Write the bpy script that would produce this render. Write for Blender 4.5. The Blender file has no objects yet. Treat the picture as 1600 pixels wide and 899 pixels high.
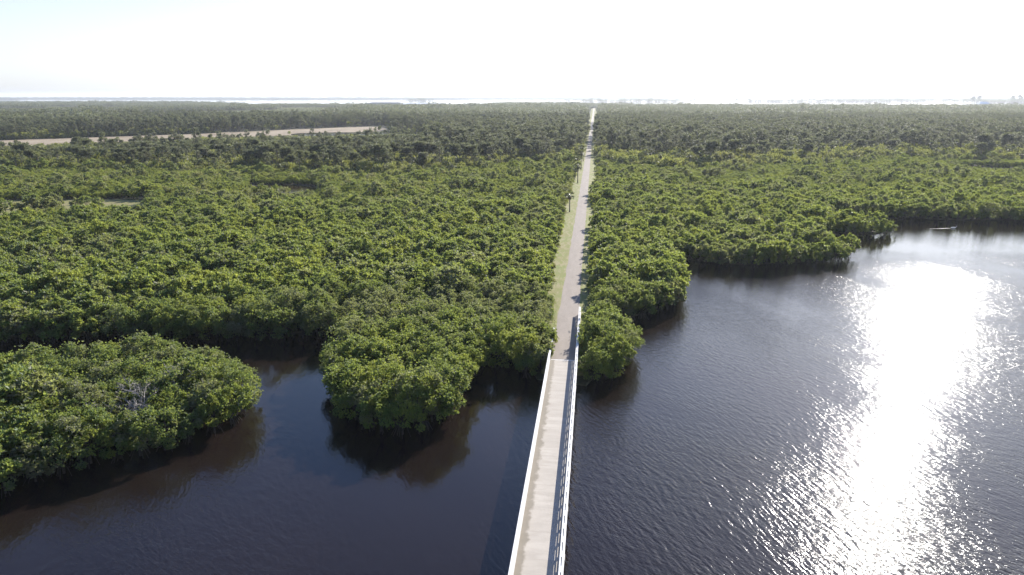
import bpy, bmesh, math, random
import numpy as np
from mathutils import Vector, Matrix
from mathutils.geometry import tessellate_polygon

rng = np.random.default_rng(7)
random.seed(7)
SC = bpy.context.scene
COL = SC.collection
R = math.radians
CAM_X, CAM_H = 3.3, 37.0
YAW, PITCH = R(6.53), R(15.23)
SUN_EL, SUN_AZ = R(27.5), R(24.0)          # azimuth clockwise from +Y

# ------------------------------------------------------------------ helpers
def link(o, parent=None):
    COL.objects.link(o)
    if parent is not None:
        o.parent = parent
    return o

def tag(o, label=None, cat=None, group=None, kind=None):
    if label: o['label'] = label
    if cat: o['category'] = cat
    if group: o['group'] = group
    if kind: o['kind'] = kind
    return o

def empty(name, loc, rz=0.0):
    o = bpy.data.objects.new(name, None)
    o.location = loc
    o.rotation_euler = (0, 0, rz)
    o.empty_display_size = 0.3
    return link(o)

class MB:
    """collects faces, builds ONE mesh"""
    def __init__(self):
        self.v, self.f, self.m, self.a, self.n = [], [], [], [], 0
    def add(self, verts, faces, mat=0, att=None):
        verts = np.asarray(verts, float).reshape(-1, 3)
        self.v.append(verts)
        for f in faces:
            self.f.append([i + self.n for i in f]); self.m.append(mat)
            self.a.append(0.5 if att is None else att)
        self.n += len(verts)
    def quads(self, verts, mat=0, att=None):            # verts (n,4,3)
        n = len(verts)
        self.v.append(verts.reshape(-1, 3))
        idx = np.arange(n * 4).reshape(n, 4) + self.n
        self.f.extend(idx.tolist()); self.m.extend([mat] * n)
        self.a.extend([0.5] * n if att is None else list(att))
        self.n += n * 4
    def box(self, lo, hi, mat=0):
        x0, y0, z0 = lo; x1, y1, z1 = hi
        self.add([(x0,y0,z0),(x1,y0,z0),(x1,y1,z0),(x0,y1,z0),(x0,y0,z1),(x1,y0,z1),(x1,y1,z1),(x0,y1,z1)],
                 [(0,3,2,1),(4,5,6,7),(0,1,5,4),(1,2,6,5),(2,3,7,6),(3,0,4,7)], mat)
    def tube(self, pts, rad, sides=6, mat=0, att=None, cap=True):
        pts = [Vector(p) for p in pts]
        rings = []
        for i, p in enumerate(pts):
            d = (pts[min(i+1, len(pts)-1)] - pts[max(i-1, 0)])
            if d.length < 1e-6: d = Vector((0,0,1))
            d.normalize()
            a = d.orthogonal().normalized() if abs(d.z) > 0.99 else d.cross(Vector((0,0,1))).normalized()
            b = d.cross(a)
            for k in range(sides):
                t = 2*math.pi*k/sides
                rings.append(p + (a*math.cos(t) + b*math.sin(t))*rad[i])
        fs = []
        for i in range(len(pts)-1):
            for k in range(sides):
                k2 = (k+1) % sides
                fs.append((i*sides+k, i*sides+k2, (i+1)*sides+k2, (i+1)*sides+k))
        if cap:
            fs.append(tuple(range(sides-1, -1, -1)))
            fs.append(tuple((len(pts)-1)*sides+k for k in range(sides)))
        self.add([tuple(v) for v in rings], fs, mat, att)
    def mesh(self, name, mats, smooth=False):
        me = bpy.data.meshes.new(name)
        v = np.concatenate(self.v) if self.v else np.zeros((0,3))
        me.from_pydata(v.tolist(), [], self.f)
        for m in mats: me.materials.append(m)
        me.polygons.foreach_set('material_index', self.m)
        at = me.attributes.new('leafvar', 'FLOAT', 'FACE')
        at.data.foreach_set('value', np.asarray(self.a, np.float32))
        if smooth:
            me.polygons.foreach_set('use_smooth', [True]*len(self.f))
        me.update()
        return me
    def obj(self, name, mats, parent=None, smooth=False):
        if not isinstance(mats, (list, tuple)): mats = [mats]
        return link(bpy.data.objects.new(name, self.mesh(name, mats, smooth)), parent)

# ------------------------------------------------------------------ node materials
def new_mat(name):
    m = bpy.data.materials.new(name); m.use_nodes = True
    nt = m.node_tree; nt.nodes.clear()
    return m, nt
class N:
    def __init__(self, nt): self.nt = nt
    def __call__(self, t, **kw):
        n = self.nt.nodes.new(t)
        for k, v in kw.items():
            if k.startswith('i_'):
                n.inputs[k[2:].replace('_', ' ')].default_value = v
            else: setattr(n, k, v)
        return n
    def l(self, a, b): self.nt.links.new(a, b)
    def math(self, op, a, b=None, clamp=False):
        n = self.nt.nodes.new('ShaderNodeMath'); n.operation = op; n.use_clamp = clamp
        for i, x in enumerate((a, b)):
            if x is None: continue
            if isinstance(x, (int, float)): n.inputs[i].default_value = x
            else: self.l(x, n.inputs[i])
        return n.outputs[0]
    def mix(self, fac, a, b):
        n = self.nt.nodes.new('ShaderNodeMix'); n.data_type = 'RGBA'
        for s, x in ((n.inputs[0], fac), (n.inputs[6], a), (n.inputs[7], b)):
            if isinstance(x, (int, float)): s.default_value = x
            elif isinstance(x, (tuple, list)): s.default_value = (*x[:3], 1)
            else: self.l(x, s)
        return n.outputs[2]
    def ramp(self, fac, stops):
        n = self.nt.nodes.new('ShaderNodeValToRGB')
        e = n.color_ramp.elements
        while len(e) < len(stops): e.new(0.5)
        for el, (p, c) in zip(e, stops):
            el.position = p; el.color = (*c, 1) if len(c) == 3 else c
        self.l(fac, n.inputs[0]); return n.outputs[0]
    def rng(self, v, a, b, c=0.0, d=1.0):
        n = self.nt.nodes.new('ShaderNodeMapRange')
        self.l(v, n.inputs[0])
        for i, x in enumerate((a, b, c, d)): n.inputs[i+1].default_value = x
        return n.outputs[0]
    def noise(self, vec, scale, detail=3.0, rough=0.5, dist=0.0):
        n = self.nt.nodes.new('ShaderNodeTexNoise')
        n.inputs['Scale'].default_value = scale; n.inputs['Detail'].default_value = detail
        n.inputs['Roughness'].default_value = rough; n.inputs['Distortion'].default_value = dist
        if vec is not None: self.l(vec, n.inputs['Vector'])
        return n.outputs[0]
    def mapping(self, vec, rot=0.0, scale=(1,1,1), loc=(0,0,0)):
        if rot:                                          # turn first, stretch afterwards
            q = self.nt.nodes.new('ShaderNodeMapping'); q.inputs['Rotation'].default_value = (0,0,rot)
            self.l(vec, q.inputs['Vector']); vec = q.outputs[0]
        n = self.nt.nodes.new('ShaderNodeMapping')
        n.inputs['Scale'].default_value = scale
        n.inputs['Location'].default_value = loc
        self.l(vec, n.inputs['Vector']); return n.outputs[0]
    def out(self, s, vol=None):
        o = self.nt.nodes.new('ShaderNodeOutputMaterial')
        if s is not None: self.l(s, o.inputs['Surface'])
        if vol is not None: self.l(vol, o.inputs['Volume'])
    def bsdf(self, col, rough=0.7, spec=0.4, normal=None):
        b = self.nt.nodes.new('ShaderNodeBsdfPrincipled')
        if isinstance(col, (tuple, list)): b.inputs['Base Color'].default_value = (*col, 1)
        else: self.l(col, b.inputs['Base Color'])
        if isinstance(rough, (int, float)): b.inputs['Roughness'].default_value = rough
        else: self.l(rough, b.inputs['Roughness'])
        b.inputs['Specular IOR Level'].default_value = spec
        if normal is not None: self.l(normal, b.inputs['Normal'])
        return b
    def bump(self, h, dist, strength=1.0):
        n = self.nt.nodes.new('ShaderNodeBump')
        n.inputs['Distance'].default_value = dist; n.inputs['Strength'].default_value = strength
        self.l(h, n.inputs['Height']); return n.outputs[0]
    def pos(self):
        return self.nt.nodes.new('ShaderNodeNewGeometry').outputs['Position']

def leaf_mat(name, grey, dull, mid, bright, transl=0.32, rough=0.42, spec=0.5, patch=0.02):
    m, nt = new_mat(name); n = N(nt)
    hue = n('ShaderNodeAttribute', attribute_type='INSTANCER', attribute_name='hue').outputs['Fac']
    lv = n('ShaderNodeAttribute', attribute_type='GEOMETRY', attribute_name='leafvar').outputs['Fac']
    p = n.pos()
    big = n.noise(p, patch, 3.0, 0.6)
    h = n.math('ADD', n.math('ADD', hue, n.math('MULTIPLY', n.math('SUBTRACT', lv, 0.5), 0.8)),
               n.math('MULTIPLY', n.math('SUBTRACT', big, 0.5), 1.5))
    c = n.ramp(h, [(0.05, grey), (0.33, dull), (0.62, mid), (1.0, bright)])
    b = n.bsdf(c, rough, spec)
    t = n('ShaderNodeBsdfTranslucent')
    tc = n.mix(0.5, c, [min(1, x*2.2) for x in bright])
    n.l(tc, t.inputs['Color'])
    mx = n('ShaderNodeMixShader'); mx.inputs[0].default_value = transl
    n.l(b.outputs[0], mx.inputs[1]); n.l(t.outputs[0], mx.inputs[2])
    n.out(mx.outputs[0]); return m

def plain_mat(name, c1, c2, scale=1.0, rough=0.8, spec=0.3, bump=0.0, stretch=(1,1,1), detail=4.0):
    m, nt = new_mat(name); n = N(nt)
    p = n.mapping(n.pos(), 0, stretch)
    f = n.noise(p, scale, detail, 0.6)
    c = n.mix(n.rng(f, 0.32, 0.68), c1, c2)
    nm = n.bump(f, bump) if bump else None
    b = n.bsdf(c, rough, spec, nm); n.out(b.outputs[0]); return m

M = {}
M['mangrove'] = leaf_mat('mangrove_leaf', (0.175,0.175,0.115), (0.062,0.112,0.038), (0.106,0.170,0.044), (0.222,0.245,0.044), 0.48, 0.5, 0.36)
M['pine'] = leaf_mat('pine_needle', (0.125,0.125,0.095), (0.060,0.084,0.048), (0.090,0.114,0.056), (0.155,0.160,0.070), 0.38, 0.5, 0.3)
M['palm'] = leaf_mat('palm_leaf', (0.130,0.120,0.080), (0.080,0.100,0.045), (0.120,0.145,0.058), (0.190,0.200,0.070), 0.4, 0.4, 0.5)
M['shrub'] = leaf_mat('shrub_leaf', (0.150,0.140,0.095), (0.085,0.105,0.045), (0.115,0.145,0.045), (0.210,0.215,0.045), 0.4, 0.5, 0.3)
M['bark'] = plain_mat('mangrove_bark', (0.038,0.032,0.027), (0.075,0.065,0.055), 6.0, 0.9)
M['pinebark'] = plain_mat('pine_bark', (0.11,0.085,0.07), (0.23,0.19,0.165), 3.0, 0.9)
M['palmbark'] = plain_mat('palm_bark', (0.12,0.105,0.085), (0.24,0.21,0.18), 4.0, 0.9)
M['dead'] = plain_mat('dead_wood', (0.21,0.19,0.17), (0.31,0.28,0.255), 5.0, 0.9)
M['deadfrond'] = plain_mat('dead_frond', (0.16,0.11,0.06), (0.24,0.18,0.10), 3.0, 0.9)

def water_mat():
    m, nt = new_mat('bay_water'); n = N(nt)
    p = n.pos()
    sep = n('ShaderNodeSeparateXYZ'); n.l(p, sep.inputs[0])
    warp = n('ShaderNodeTexNoise'); warp.inputs['Scale'].default_value = 0.03; warp.inputs['Detail'].default_value = 2
    n.l(p, warp.inputs['Vector'])
    vm = n('ShaderNodeVectorMath', operation='MULTIPLY_ADD')
    n.l(warp.outputs['Color'], vm.inputs[0]); vm.inputs[1].default_value = (9,9,0); n.l(p, vm.inputs[2])
    q = vm.outputs[0]
    # crest lines run along the second mapped axis (stretched)
    a = n.noise(n.mapping(q, R(-26), (2.5, 0.65, 1)), 1.0, 2.0, 0.45)
    b = n.noise(n.mapping(q, R(-58), (1.9, 0.5, 1), (7,3,0)), 1.0, 2.0, 0.5)
    c = n.noise(n.mapping(p, R(-60), (5.6, 1.1, 1), (1,8,0)), 1.0, 2.0, 0.55)
    d = n.noise(n.mapping(p, R(-66), (15.0, 3.0, 1), (4,2,0)), 1.0, 1.0, 0.5)
    h = n.math('ADD', n.math('ADD', n.math('MULTIPLY', a, 0.085), n.math('MULTIPLY', b, 0.034)), n.math('ADD', n.math('MULTIPLY', c, 0.036), n.math('MULTIPLY', d, 0.017)))
    # wind patches: slick / ruffled, calm in the lee of the far shore and inside the creek
    pat = n.rng(n.noise(n.mapping(p, R(-30), (0.030, 0.012, 1)), 1.0, 3.0, 0.55, 0.6), 0.36, 0.58, 0.48, 1.12)
    calm_far = n.rng(n.math('ADD', sep.outputs[1], n.math('MULTIPLY', n.noise(p, 0.08, 2.0), 16.0)), 174.0, 190.0, 1.0, 0.22)
    creek = n.rng(n.math('ADD', sep.outputs[1], n.math('MULTIPLY', sep.outputs[0], 0.75)), 22.0, 52.0, 0.95, 0.25)
    left = n.rng(sep.outputs[0], -14.0, 6.0, 0.0, 1.0)
    crk = n.math('MAXIMUM', creek, left)
    amp = n.math('MULTIPLY', n.math('MULTIPLY', pat, calm_far), crk)
    nm = n.bump(n.math('MULTIPLY', h, amp), 1.0)
    mur = n.noise(p, 0.05, 3.0)
    col = n.mix(n.rng(mur, 0.3, 0.7), (0.0086,0.0060,0.0052), (0.0122,0.0082,0.0066))
    bs = n.bsdf(col, n.rng(amp, 0.2, 1.0, 0.03, 0.08), 0.5, nm)
    bs.inputs['IOR'].default_value = 1.333
    n.out(bs.outputs[0]); return m
M['water'] = water_mat()

def pond_mat():
    m, nt = new_mat('still_water'); n = N(nt)
    p = n.pos()
    nm = n.bump(n.noise(p, 1.2, 2.0), 0.02)
    bs = n.bsdf((0.03,0.02,0.013), 0.08, 0.5, nm); bs.inputs['IOR'].default_value = 1.333
    n.out(bs.outputs[0]); return m
M['pond'] = pond_mat()

def land_mat():
    m, nt = new_mat('land_soil'); n = N(nt)
    p = n.pos()
    f = n.noise(p, 0.05, 6.0, 0.6); g = n.noise(p, 0.6, 4.0, 0.6)
    c = n.mix(n.rng(f, 0.38, 0.62), (0.040,0.043,0.022), (0.085,0.080,0.040))
    c = n.mix(n.rng(g, 0.45, 0.75), c, (0.13,0.115,0.075))
    b = n.bsdf(c, 0.9, 0.2, n.bump(g, 0.4)); n.out(b.outputs[0]); return m
M['land'] = land_mat()

def grass_mat(name, c1, c2, c3):
    m, nt = new_mat(name); n = N(nt)
    p = n.pos()
    f = n.noise(p, 0.22, 5.0, 0.6); g = n.noise(n.mapping(p, 0, (1,0.25,1)), 1.4, 5.0, 0.65)
    c = n.mix(n.rng(f, 0.36, 0.64), c1, c2)
    c = n.mix(n.rng(g, 0.46, 0.66), c, c3)
    b = n.bsdf(c, 0.9, 0.15, n.bump(n.noise(p, 5.0, 3.0), 0.08)); n.out(b.outputs[0]); return m
M['verge'] = grass_mat('dry_grass', (0.205,0.188,0.075), (0.165,0.190,0.055), (0.27,0.235,0.13))
M['lawn'] = grass_mat('lawn_grass', (0.16,0.24,0.06), (0.20,0.27,0.08), (0.22,0.26,0.10))
M['marsh'] = grass_mat('marsh_grass', (0.185,0.160,0.070), (0.150,0.170,0.045), (0.22,0.175,0.095))
M['sand'] = plain_mat('pale_sand', (0.19,0.150,0.098), (0.31,0.25,0.175), 0.035, 0.9, 0.2, 0.0, (1,0.4,1), 6.0)

def asphalt_mat():
    m, nt = new_mat('old_asphalt'); n = N(nt)
    p = n.pos()
    f = n.noise(n.mapping(p, 0, (1.2,0.25,1)), 1.0, 5.0, 0.6); g = n.noise(p, 14.0, 3.0, 0.7)
    c = n.mix(n.rng(f, 0.33, 0.67), (0.232,0.196,0.162), (0.288,0.246,0.206))
    c = n.mix(n.rng(g, 0.35, 0.75), c, (0.186,0.157,0.130))
    vor = n('ShaderNodeTexVoronoi', feature='DISTANCE_TO_EDGE'); vor.inputs['Scale'].default_value = 0.16
    n.l(n.mapping(p, 0.2, (1.2,1,1)), vor.inputs['Vector'])
    crack = n.rng(vor.outputs['Distance'], 0.0, 0.006, 0.6, 1.0)
    sp = n('ShaderNodeSeparateXYZ'); n.l(p, sp.inputs[0])
    c = n.mix(n.rng(sp.outputs[1], 520.0, 680.0), c, n.mix(f, (0.30,0.265,0.22), (0.40,0.36,0.30)))   # shell surfacing further on
    mul = n.mix(crack, (0.09,0.08,0.07), c)
    b = n.bsdf(mul, 0.85, 0.25, n.bump(g, 0.006)); n.out(b.outputs[0]); return m
M['asphalt'] = asphalt_mat()

def deck_mat():
    m, nt = new_mat('deck_concrete'); n = N(nt)
    p = n.pos()
    sep = n('ShaderNodeSeparateXYZ'); n.l(p, sep.inputs[0])
    # cast bays: a broad tone per bay, board lines across, grime along both curbs
    bay = n('ShaderNodeTexWhiteNoise', noise_dimensions='1D')
    n.l(n.math('FLOOR', n.math('MULTIPLY', sep.outputs[1], 1/3.6)), bay.inputs['W'])
    f = n.noise(n.mapping(p, 0, (0.5,1.3,1)), 0.8, 5.0, 0.62)
    lines = n.noise(n.mapping(p, 0, (0.1,3.2,1)), 1.0, 4.0, 0.7)
    c = n.mix(n.rng(bay.outputs['Value'], 0, 1, 0.2, 0.8), (0.345,0.308,0.262), (0.415,0.374,0.322))
    c = n.mix(n.rng(f, 0.40, 0.62, 0.0, 0.75), c, (0.305,0.273,0.231))
    c = n.mix(n.rng(lines, 0.5, 0.7, 0.0, 0.3), c, (0.290,0.260,0.220))
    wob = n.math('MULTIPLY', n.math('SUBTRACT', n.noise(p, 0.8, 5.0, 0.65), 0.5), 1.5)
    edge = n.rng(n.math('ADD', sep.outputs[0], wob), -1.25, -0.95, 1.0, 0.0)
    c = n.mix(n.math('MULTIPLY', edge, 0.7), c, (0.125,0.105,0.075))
    joint = n.math('FRACT', n.math('MULTIPLY', sep.outputs[1], 1/3.6))
    jl = n.rng(joint, 0.0, 0.018, 0.35, 1.0)
    c = n.mix(jl, (0.24,0.21,0.18), c)
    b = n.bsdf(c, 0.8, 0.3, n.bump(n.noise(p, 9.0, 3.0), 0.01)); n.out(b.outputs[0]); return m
M['deck'] = deck_mat()
def white_mat():
    m, nt = new_mat('white_painted_concrete'); n = N(nt)
    p = n.pos()
    f = n.noise(p, 2.2, 5.0, 0.65)
    c = n.mix(n.rng(f, 0.50, 0.78), (0.60,0.59,0.57), (0.40,0.365,0.315))
    b = n.bsdf(c, 0.6, 0.4); n.out(b.outputs[0]); return m
M['white'] = white_mat()
M['concrete'] = plain_mat('weathered_concrete', (0.25,0.225,0.19), (0.38,0.35,0.31), 1.2, 0.85)
M['wallwhite'] = plain_mat('white_wall', (0.74,0.73,0.70), (0.80,0.79,0.77), 0.6, 0.7)
M['wallcream'] = plain_mat('cream_wall', (0.58,0.52,0.42), (0.64,0.58,0.48), 0.6, 0.7)
M['wallgrey'] = plain_mat('grey_wall', (0.30,0.31,0.32), (0.36,0.37,0.38), 0.6, 0.7)
M['roofwhite'] = plain_mat('white_metal_roof', (0.70,0.71,0.72), (0.78,0.78,0.78), 0.6, 0.4, 0.5)
M['roofgrey'] = plain_mat('grey_shingle_roof', (0.15,0.15,0.155), (0.22,0.21,0.21), 1.0, 0.8)
M['roofbrown'] = plain_mat('brown_shingle_roof', (0.16,0.11,0.08), (0.23,0.17,0.13), 1.0, 0.8)
M['glass'] = plain_mat('window_glass', (0.03,0.04,0.05), (0.05,0.06,0.07), 1.0, 0.08, 0.5)
M['feather'] = plain_mat('white_feather', (0.72,0.66,0.55), (0.80,0.77,0.70), 8.0, 0.7)
M['beak'] = plain_mat('bill', (0.45,0.26,0.08), (0.52,0.32,0.12), 8.0, 0.5)
M['foam'] = plain_mat('foam', (0.35,0.35,0.35), (0.50,0.50,0.50), 3.0, 0.6)

# ------------------------------------------------------------------ plan of the place (metres, origin under the bridge axis, trail along +Y)
MAIN_SHORE = [(-122.9,86.0),(-98.9,88.7),(-85.3,91.1),(-71.2,93.3),(-57.0,95.5),(-49.5,97.0),(-42.7,98.0),(-36.0,100.0),
  (-33.6,97.5),(-31.9,92.0),(-30.8,87.5),(-30.4,83.0),(-27.8,76.0),(-24.2,71.2),(-17.7,68.2),(-13.8,70.6),(-11.8,75.2),(-11.4,80.0),(-11.2,89.5),(-8.2,91.0),(-6.2,89.0),(-3.4,88.2),
  (3.2,86.8),(7.0,88.6),(9.6,92.8),(11.2,99.6),(7.6,106.8),(7.8,113.2),(13.0,115.4),(16.7,120.0),(20.6,125.6),(21.8,142.6),(20.6,158.0),
  (23.0,160.9),(31.9,155.4),(40.9,155.8),(50.5,158.6),(60.5,163.0),(66.4,172.6),(60.5,179.0),(60.0,189.0),(67.0,196.5),(75.0,196.8),(83.0,198.6),(88.4,204.5),(80.0,211.0),(75.0,220.0),
  (82.0,224.0),(94.5,224.6),(113.7,224.5),(132.2,225.6),(159.3,226.5),(260.0,230.0),(420.0,238.0)]
FAR_SHORE = [(2600.0,1900.0),(2500.0,2300.0),(2000,2350),(1430,2250),(930,2300),(410,2420),(180,2380),(20,2500),(-90,2900),(-400,2900),(-350,2660),(-450,2140),(-570,2210),(-790,2380),(-1130,2340),(-1910,3270),(-2810,3170),(-3600,3300),(-3300,1500),(-900,200),(-400,84)]
MAIN = MAIN_SHORE + FAR_SHORE
ISLAND = [(-74,50.0),(-56.5,47.5),(-52.0,51.0),(-49.8,55.5),(-46.9,60.2),(-42.6,62.0),(-38.9,66.0),(-37.0,70.6),(-37.6,76.0),(-42.6,80.2),(-48.4,84.0),(-57.4,84.6),(-61.4,81.0),(-71.9,76.6),(-80.0,72.0),(-100,70),(-104,58)]
SAND = [(-453.3,471.4),(-436.3,486.7),(-363.9,573.1),(-289.2,662.3),(-208.6,733.5),(-262.0,890.7),(-339.1,776.5),(-374.8,701.2),(-499.3,557.6),(-516.8,538.2)]
PONDFAR = [(-277.8,643.4),(-192.0,675.3),(-207.9,735.6),(-307.1,711.0)]
POND = [(-134.0,266.0),(-122.3,266.5),(-104.2,261.0),(-107.0,278.0),(-117.0,288.0),(-141.7,287.0)]
CLEARING = [(-218,200),(-184.7,202.5),(-176.8,211.7),(-148.4,222.7),(-154.9,240.7),(-189.4,237.5),(-208.8,232.4),(-228.0,229.4)]
SANDR = [(202.4,434.5),(226.5,440.4),(237.4,424.6),(213.8,413.8)]
TR_L = [(-356.8,318.0),(-303.6,337.3),(-250.2,327.9),(-220.8,340.7),(-156.8,330.7),(-93.6,331.6),(-55.3,362.7),(-7.5,430.6),(0,440)]
TR_R = [(0,440),(27.4,378.2),(59.1,370.8),(96.9,397.3),(141.4,430.1),(187.6,452.9),(219.8,448.8),(247.7,437.9),(311.4,433.1),(400,430)]
TR = TR_L + TR_R[1:]
TRX = np.array([p[0] for p in TR]); TRY = np.array([p[1] for p in TR])

def inside(P, poly):
    """vectorised point in polygon"""
    x, y = P[:,0], P[:,1]; r = np.zeros(len(P), bool)
    n = len(poly)
    for i in range(n):
        x0, y0 = poly[i]; x1, y1 = poly[(i+1) % n]
        if y0 == y1: continue
        c = ((y0 > y) != (y1 > y)) & (x < (x1-x0)*(y-y0)/(y1-y0) + x0)
        r ^= c
    return r
def edge_dist(P, poly, closed=True):
    d = np.full(len(P), 1e9)
    n = len(poly)
    for i in range(n if closed else n-1):
        a = np.array(poly[i], float); b = np.array(poly[(i+1) % n], float); ab = b-a
        t = np.clip(((P-a)@ab)/(ab@ab), 0, 1)
        d = np.minimum(d, np.linalg.norm(P-(a+t[:,None]*ab), axis=1))
    return d
def smooth_poly(poly, it=2):
    for _ in range(it):
        q = []
        for i in range(len(poly)):
            a = Vector(poly[i]); b = Vector(poly[(i+1) % len(poly)])
            q += [tuple(a*0.75+b*0.25), tuple(a*0.25+b*0.75)]
        poly = q
    return poly
def sheet(name, poly, z, mat, z0=None):
    """flat outline at z; with z0 it gets skirts down to z0"""
    mb = MB()
    v = [(x, y, z) for x, y in poly]
    tris = tessellate_polygon([[Vector((x, y, 0)) for x, y in poly]])
    fs = []
    for t in tris:
        a, b, c = (Vector(v[i]) for i in t)
        fs.append(t if (b-a).cross(c-a).z > 0 else tuple(reversed(t)))
    mb.add(v, fs)
    if z0 is not None:
        nn = len(poly)
        area = sum(poly[i][0]*poly[(i+1)%nn][1]-poly[(i+1)%nn][0]*poly[i][1] for i in range(nn))
        vv = v + [(x, y, z0) for x, y in poly]
        mb.add(vv, [((i, i+nn, (i+1)%nn+nn, (i+1)%nn) if area > 0 else (i, (i+1)%nn, (i+1)%nn+nn, i+nn)) for i in range(nn)])
    return mb.obj(name, mat)

def inset(poly, d, keep=lambda p: False):
    n = len(poly)
    area = sum(poly[i][0]*poly[(i+1)%n][1]-poly[(i+1)%n][0]*poly[i][1] for i in range(n))
    out = []
    for i in range(n):
        if keep(poly[i]): out.append(poly[i]); continue
        a, b, c = Vector(poly[i-1]), Vector(poly[i]), Vector(poly[(i+1)%n])
        t = ((b-a).normalized() + (c-b).normalized())
        t = t.normalized() if t.length > 1e-3 else (c-b).normalized()
        nrm = Vector((-t.y, t.x)) if area > 0 else Vector((t.y, -t.x))
        out.append(tuple(b + nrm*(d(poly[i]) if callable(d) else d)))
    return out
# ------------------------------------------------------------------ setting
mb = MB()
ring = [(13000*math.cos(2*math.pi*k/96), 13000*math.sin(2*math.pi*k/96), 0.0) for k in range(96)]
mb.add([(0,0,0)] + ring, [(0, k+1, (k+1) % 96 + 1) for k in range(96)])
tag(mb.obj('water', M['water']), kind='structure')
tag(sheet('land', inset(MAIN, lambda p: 5.5 if p[0] < -36 else (4.6 if p[0] < -12 else (3.4 if p[0] < 22 else 5.0)), lambda p: abs(p[0]) < 5 and p[1] < 90 or p[1] > 800), 0.35, M['land'], -0.5), kind='structure')
tag(sheet('island_ground', inset(ISLAND, 4.5), 0.12, M['land'], -0.5), kind='structure')
tag(sheet('sand_clearing', smooth_poly(SAND), 0.40, M['sand']), kind='structure')
tag(sheet('pond_water', smooth_poly(POND), 0.354, M['pond']), kind='structure')
tag(sheet('pond_water', smooth_poly(PONDFAR), 0.404, M['pond']), kind='structure')
tag(sheet('marsh_ground', smooth_poly(CLEARING), 0.358, M['marsh']), kind='structure')
tag(sheet('sand_patch', smooth_poly(SANDR), 0.37, M['sand']), kind='structure')
tag(sheet('lawn', [(12,1800),(70,1820),(90,2130),(14,2130)], 0.42, M['lawn']), kind='structure')
for p in ([(-3200,3050),(-2950,3080),(-2900,3170),(-3180,3150)], [(-2300,2950),(-1950,3000),(-1900,3150),(-2250,3110)], [(-1900,2200),(-1830,2210),(-1840,2290),(-1910,2270)]):
    tag(sheet('lagoon_water', smooth_poly(p), 0.41, M['pond']), kind='structure')
# far low shores beyond the open water
def shore(cx, cy, lx, ly):
    return [(cx+lx*math.cos(t)*(1+0.12*math.sin(3*t)), cy+ly*math.sin(t)*(1+0.15*math.cos(5*t))) for t in np.linspace(0, 2*math.pi, 28, endpoint=False)]
FAR_ISLES = [shore(-5200,8300,3600,260), shore(-900,9300,2600,240), shore(250,4700,420,80), shore(1500,4900,620,110), shore(3150,4800,760,140), shore(4300,7000,2100,330), shore(2560,4250,620,110), shore(-1360,5500,110,60), shore(-7200,6900,1200,300)]
for p in FAR_ISLES:
    tag(sheet('far_shore', p, 0.6, M['land'], -0.5), kind='structure')
# embankment with grass verges, asphalt trail on top
mb = MB()
ys = [89.6, 95, 103] + list(np.arange(110, 700, 10)) + list(range(700, 2140, 40))
def emb_half(y):
    l = np.interp(y, [89,103,120,145,200,240,370,480,2200], [2.3,2.9,4.6,5.3,5.6,5.4,5.2,4.6,5.0])
    r = np.interp(y, [89,103,120,145,200,240,370,480,2200], [2.2,2.4,2.9,3.2,3.3,3.6,4.4,4.8,5.0])
    return l, r
vs = []
for y in ys:
    l, r = emb_half(y); w1 = 0.35*math.sin(y*0.31)+0.2*math.sin(y*0.83); w2 = 0.3*math.sin(y*0.37+1)
    z = 2.44
    sw = float(np.interp(y, [89,104], [0.5,3.6])); vs += [(-l-sw+w1*0.3, y, 0.2), (-l+w1*0.6, y, z-0.12), (-1.9, y, z), (1.9, y, z), (r+w2*0.6, y, z-0.10), (r+sw+w2*0.3, y, 0.2)]
fs = []
for i in range(len(ys)-1):
    for k in range(5):
        a = i*6+k; fs.append((a, a+1, a+7, a+6))
fs.append((0,1,2,3,4,5))
mb.add(vs, fs)
tag(mb.obj('grass_verge', M['verge']), kind='structure')
mb = MB(); vs = []; yy = [89.72] + list(np.arange(92, 700, 3)) + list(range(700, 2120, 20))
for y in yy:
    hw = np.interp(y, [89,104,140,600,2100],[1.62,1.70,1.55,1.6,1.9]); j = 0.07*math.sin(y*1.7)+0.05*math.sin(y*0.61); k = 0.07*math.sin(y*1.3+2)
    vs += [(-hw+j, y, 2.452), (0, y, 2.475), (hw+k, y, 2.452)]
fs = []
for i in range(len(yy)-1):
    fs += [(i*3,i*3+1,i*3+4,i*3+3),(i*3+1,i*3+2,i*3+5,i*3+4)]
mb.add(vs, fs)
tag(mb.obj('trail_path', M['asphalt']), kind='structure')

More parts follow.
